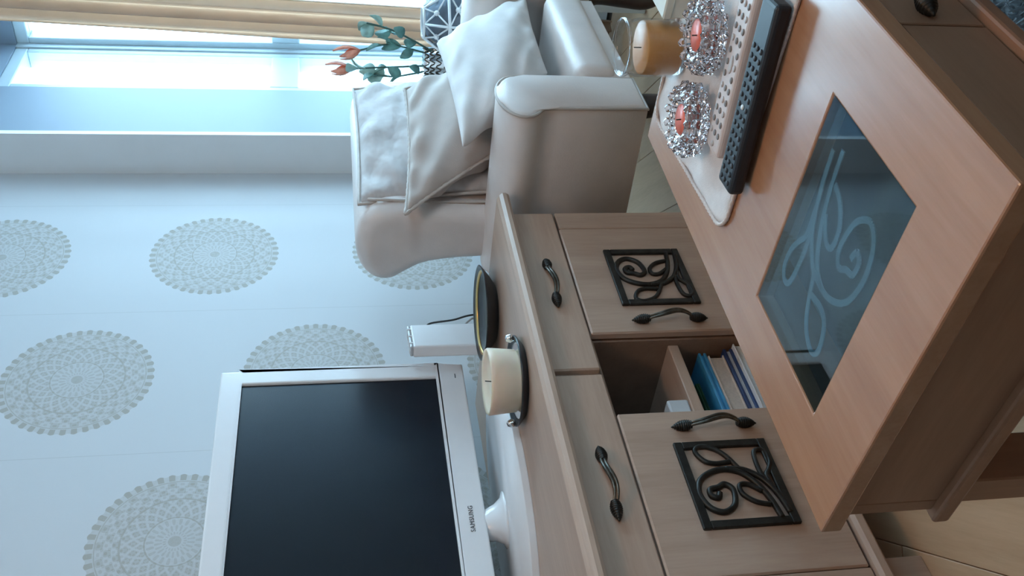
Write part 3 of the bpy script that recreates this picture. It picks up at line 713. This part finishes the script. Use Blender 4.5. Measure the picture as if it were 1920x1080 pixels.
for k in range(N6):
    for A, B in (((.088, .004), L0), (L0, L1), (L1, L2)): mktube('strut', 'frame_white', la, [rp_(*A, k), rp_(*B, k)], .0038, 6)
    for A, B in ((L0, L1), (L1, L2)):
        e4 = (rp_(*A, k), rp_(*B, k), rp_(*A, k+1), rp_(*B, k+1)); mid = sum(e4, Vector())/4
        for e in e4: mktube('lattice_bar', 'frame_white', la, [mid, e], .0026, 6)
        bm = bmesh.new(); bmesh.ops.create_uvsphere(bm, u_segments=10, v_segments=6, radius=.0085); bmesh.ops.translate(bm, verts=bm.verts, vec=mid); bm_obj('node', bm, 'frame_white', la, True)
VB = Vector((2.798, 1.402, .50))
va_ = thing('vase', 'silver lace patterned vase holding orange flowers beside the lantern', 'vase', VB)
mklathe('vase_body', 'silver', va_, [(0, 0), (.032, 0), (.042, .02), (.046, .07), (.040, .125), (.045, .145), (.042, .145), (.037, .125), (.042, .07), (.038, .022), (0, .01)], 28)
for tz_, R in ((.025, .0435), (.05, .0455), (.075, .0463), (.10, .0438), (.12, .0415), (.138, .044)):
    P = [(R*math.cos(2*PI*i/60), R*math.sin(2*PI*i/60), tz_+.008*math.sin(i*PI/2.5)) for i in range(60)]
    mktube('filigree', 'iron_worn', va_, P, .0022, 5, True)
def leafmesh(bm, base, tip, width, nrm):
    b, t = Vector(base), Vector(tip); ax = t-b; s = ax.cross(Vector(nrm)).normalized(); up = s.cross(ax).normalized(); rows = []
    for i in range(6):
        f = i/5; wv = width*math.sin(PI*min(1, f*.92+.05))**.8; c = b+ax*f+up*(.12*ax.length*math.sin(PI*f))
        rows.append([bm.verts.new(c-s*wv/2+up*wv*.15), bm.verts.new(c), bm.verts.new(c+s*wv/2+up*wv*.15)])
    for A, B in zip(rows, rows[1:]):
        bm.faces.new((A[0], A[1], B[1], B[0])); bm.faces.new((A[1], A[2], B[2], B[1]))
def solid(o, th=.0012):
    x = o.modifiers.new('solid', 'SOLIDIFY'); x.thickness = th; return o
def flower(label, path, leaves, bloom, seed):
    rnd = random.Random(seed); root = thing('flower_stem', label, 'flower', VB+Vector((0, 0, .10)), 0, 'flower stems in the silver vase')
    P = spline(path, 6); mktube('stem', 'stem', root, P, .0030, 6)
    for (f, L, wv, m) in leaves:
        p = P[int(f*(len(P)-1))]; q = P[min(len(P)-1, int(f*(len(P)-1))+1)]; dr_ = (q-p).normalized() if (q-p).length > 0 else Vector((0, 0, 1))
        v = (dr_*.5+Vector((rnd.uniform(-.7, .7), rnd.uniform(-.9, .9), rnd.uniform(-.2, .8)))).normalized()*L
        bm = bmesh.new(); leafmesh(bm, p, p+v, wv, (rnd.uniform(-1, 1), rnd.uniform(-1, 1), .3)); solid(bm_obj('leaf', bm, m, root, True))
    if bloom:
        e = P[-1]; dr_ = (P[-1]-P[-3]).normalized()
        for i in range(7):
            an = i*2.4; sp = Vector((math.cos(an), math.sin(an), 0))*.35
            v = (dr_+sp*(.35+.2*(i % 3))).normalized()*(.045+.018*(i % 3)); bm = bmesh.new(); leafmesh(bm, e-dr_*.006, e+v, .020, sp+Vector((.01, .02, .1))); solid(bm_obj('petal', bm, 'petal', root, True))
g1, g2 = 'leaf', 'leaf_pale'
flower('orange flower on a long stem in the silver vase, leaning to the curtain', [(0, -.02, .0), (-.005, -.045, .08), (-.005, -.06, .16), (-.01, -.04, .25)], [(.35, .05, .03, g1), (.5, .06, .03, g1), (.55, .05, .035, g1), (.65, .05, .03, g1), (.75, .06, .02, g1)], True, 1)
flower('orange flower on a straight stem in the silver vase, nearest the window frame', [(.0, .01, 0), (0, .018, .12), (-.005, .02, .2), (-.005, .026, .275)], [(.6, .06, .04, g2), (.7, .06, .045, g2), (.8, .06, .05, g2), (.5, .05, .03, g1), (.9, .05, .045, g2)], True, 2)
flower('leafy stem with pale green tip in the silver vase', [(0, -.025, 0), (-.005, -.07, .07), (-.005, -.11, .15), (-.005, -.13, .225)], [(.35, .05, .03, g1), (.5, .05, .035, g1), (.6, .05, .04, g1), (.7, .055, .04, g1), (.8, .05, .04, g2), (.9, .05, .045, g2), (.98, .045, .04, g2)], False, 3)
flower('low leafy stem drooping toward the window from the silver vase', [(0, .02, 0), (0, .04, .07), (-.005, .05, .14), (-.005, .045, .20)], [(.3, .05, .03, g1), (.5, .06, .035, g1), (.6, .05, .035, g1), (.75, .06, .04, g2), (.85, .05, .04, g2), (.95, .05, .04, g1)], False, 4)

# ------------------------------------------------------------------ curtain
cr = thing('curtain', 'brown gathered curtain hanging at the bay window', 'curtain', (2.885, 1.268, .02))
bm = bmesh.new(); nz, ny = 24, 90; G = {}
for i in range(nz+1):
    z = i/nz*2.28; f = i/nz
    for j in range(ny+1):
        q = j/ny; wv = .125; y = (q-.5)*wv + .128 - .085*f
        x = .020*math.sin(q*2*PI*3.5+.3*math.sin(f*6)) + .008*math.sin(q*33)
        G[i, j] = bm.verts.new((x, y - .045, z))
for i in range(nz):
    for j in range(ny): bm.faces.new((G[i, j], G[i, j+1], G[i+1, j+1], G[i+1, j]))
solid(bm_obj('curtain_cloth', bm, 'curtain', cr, True), .002)
rl = thing('curtain_rod', 'white curtain rod across the top of the bay opening', 'curtain rod', (2.885, .75, 2.33))
mktube('rod', 'frame_white', rl, [(0, -1.0, 0), (0, 1.0, 0)], .012, 12)
for y in (-.98, .98): mktube('bracket', 'frame_white', rl, [(0, y, 0), (.031, y, 0)], .008, 8)

# ------------------------------------------------------------------ pendant lamp added out of view for warm fill
lp = thing('added_pendant_lamp', 'unseen small pendant lamp with white dish shade, added for warm fill light', 'lamp', (.6, .15, 2.02))
mktube('cord', 'cable_grey', lp, [(0, 0, .14), (0, 0, .385)], .004, 8); mklathe('ceiling_rose', 'frame_white', lp, [(0, .385), (.05, .385), (.05, .398), (0, .399)], 24)
mklathe('shade', 'frame_white', lp, [(.03, .15), (.16, .125), (.17, .121), (.16, .121), (.03, .145)], 32, ring=True)

# ------------------------------------------------------------------ unseen sofa, added to shade the coffee table sides
plain('sofa_brown', (.07, .045, .035), .8, 0, .1, 40, .1, 300)
sf = thing('added_shade_sofa', 'unseen dark brown corner sofa added to shade the side and end of the coffee table', 'sofa', (0, 0, 0))
for nm, b in (('seat_base', (-.88, 1.5, -.62, .11, .07, .29)), ('seat_base', (-.88, .0, .11, 1.1, .07, .29)), ('backrest', (-1.05, 1.7, -.85, -.60, .07, .82)), ('backrest', (-1.05, -.82, -.60, 1.3, .07, .82)), ('arm', (1.5, 1.7, -.60, .13, .07, .58)), ('arm', (-.82, .02, 1.1, 1.3, .07, .58))):
    mkbox(nm, 'sofa_brown', sf, *b, .04, 3)
for b in ((-.80, -.0, -.59, .13), (.005, .745, -.59, .13), (.75, 1.49, -.59, .13), (-.80, .03, .135, 1.09)): mkbox('seat_cushion', 'sofa_brown', sf, *b, .29, .43, .04, 4)
for lx, ly in ((-.98, -.78), (1.6, -.78), (1.6, .03), (-.98, 1.2), (-.07, 1.2)): mkbox('leg', 'dark_wood', sf, lx, lx+.05, ly, ly+.05, 0, .072, .004, 1)

# ------------------------------------------------------------------ rug
rg = thing('rug', 'grey shaggy rug on the floor partly under the coffee table', 'rug', (1.75, .0, 0))
mkbox('rug_backing', 'rug_backing', rg, -.72, .75, .18, .66, 0.0005, .008, .003, 1)
bm = bmesh.new(); rnd = random.Random(5)
for i in range(14000):
    x, y = rnd.uniform(-.72, .75), rnd.uniform(.18, .66)
    if x > -.1 and rnd.random() < .45: continue
    p = Vector((x, y, .006)); lean = Vector((rnd.gauss(0, .012), rnd.gauss(0, .012), rnd.uniform(.014, .026))); s = Vector((rnd.uniform(-1, 1), rnd.uniform(-1, 1), 0)).normalized()*.0035; t = s.cross(Vector((0, 0, 1)))
    a = [bm.verts.new(p+v) for v in (s, t*.9-s*.5, -t*.9-s*.5)]; e = bm.verts.new(p+lean)
    for q in range(3): bm.faces.new((a[q], a[(q+1) % 3], e))
pile = bm_obj('pile', bm, 'shag', rg); pile['kind'] = 'stuff'
bpy.context.view_layer.update()
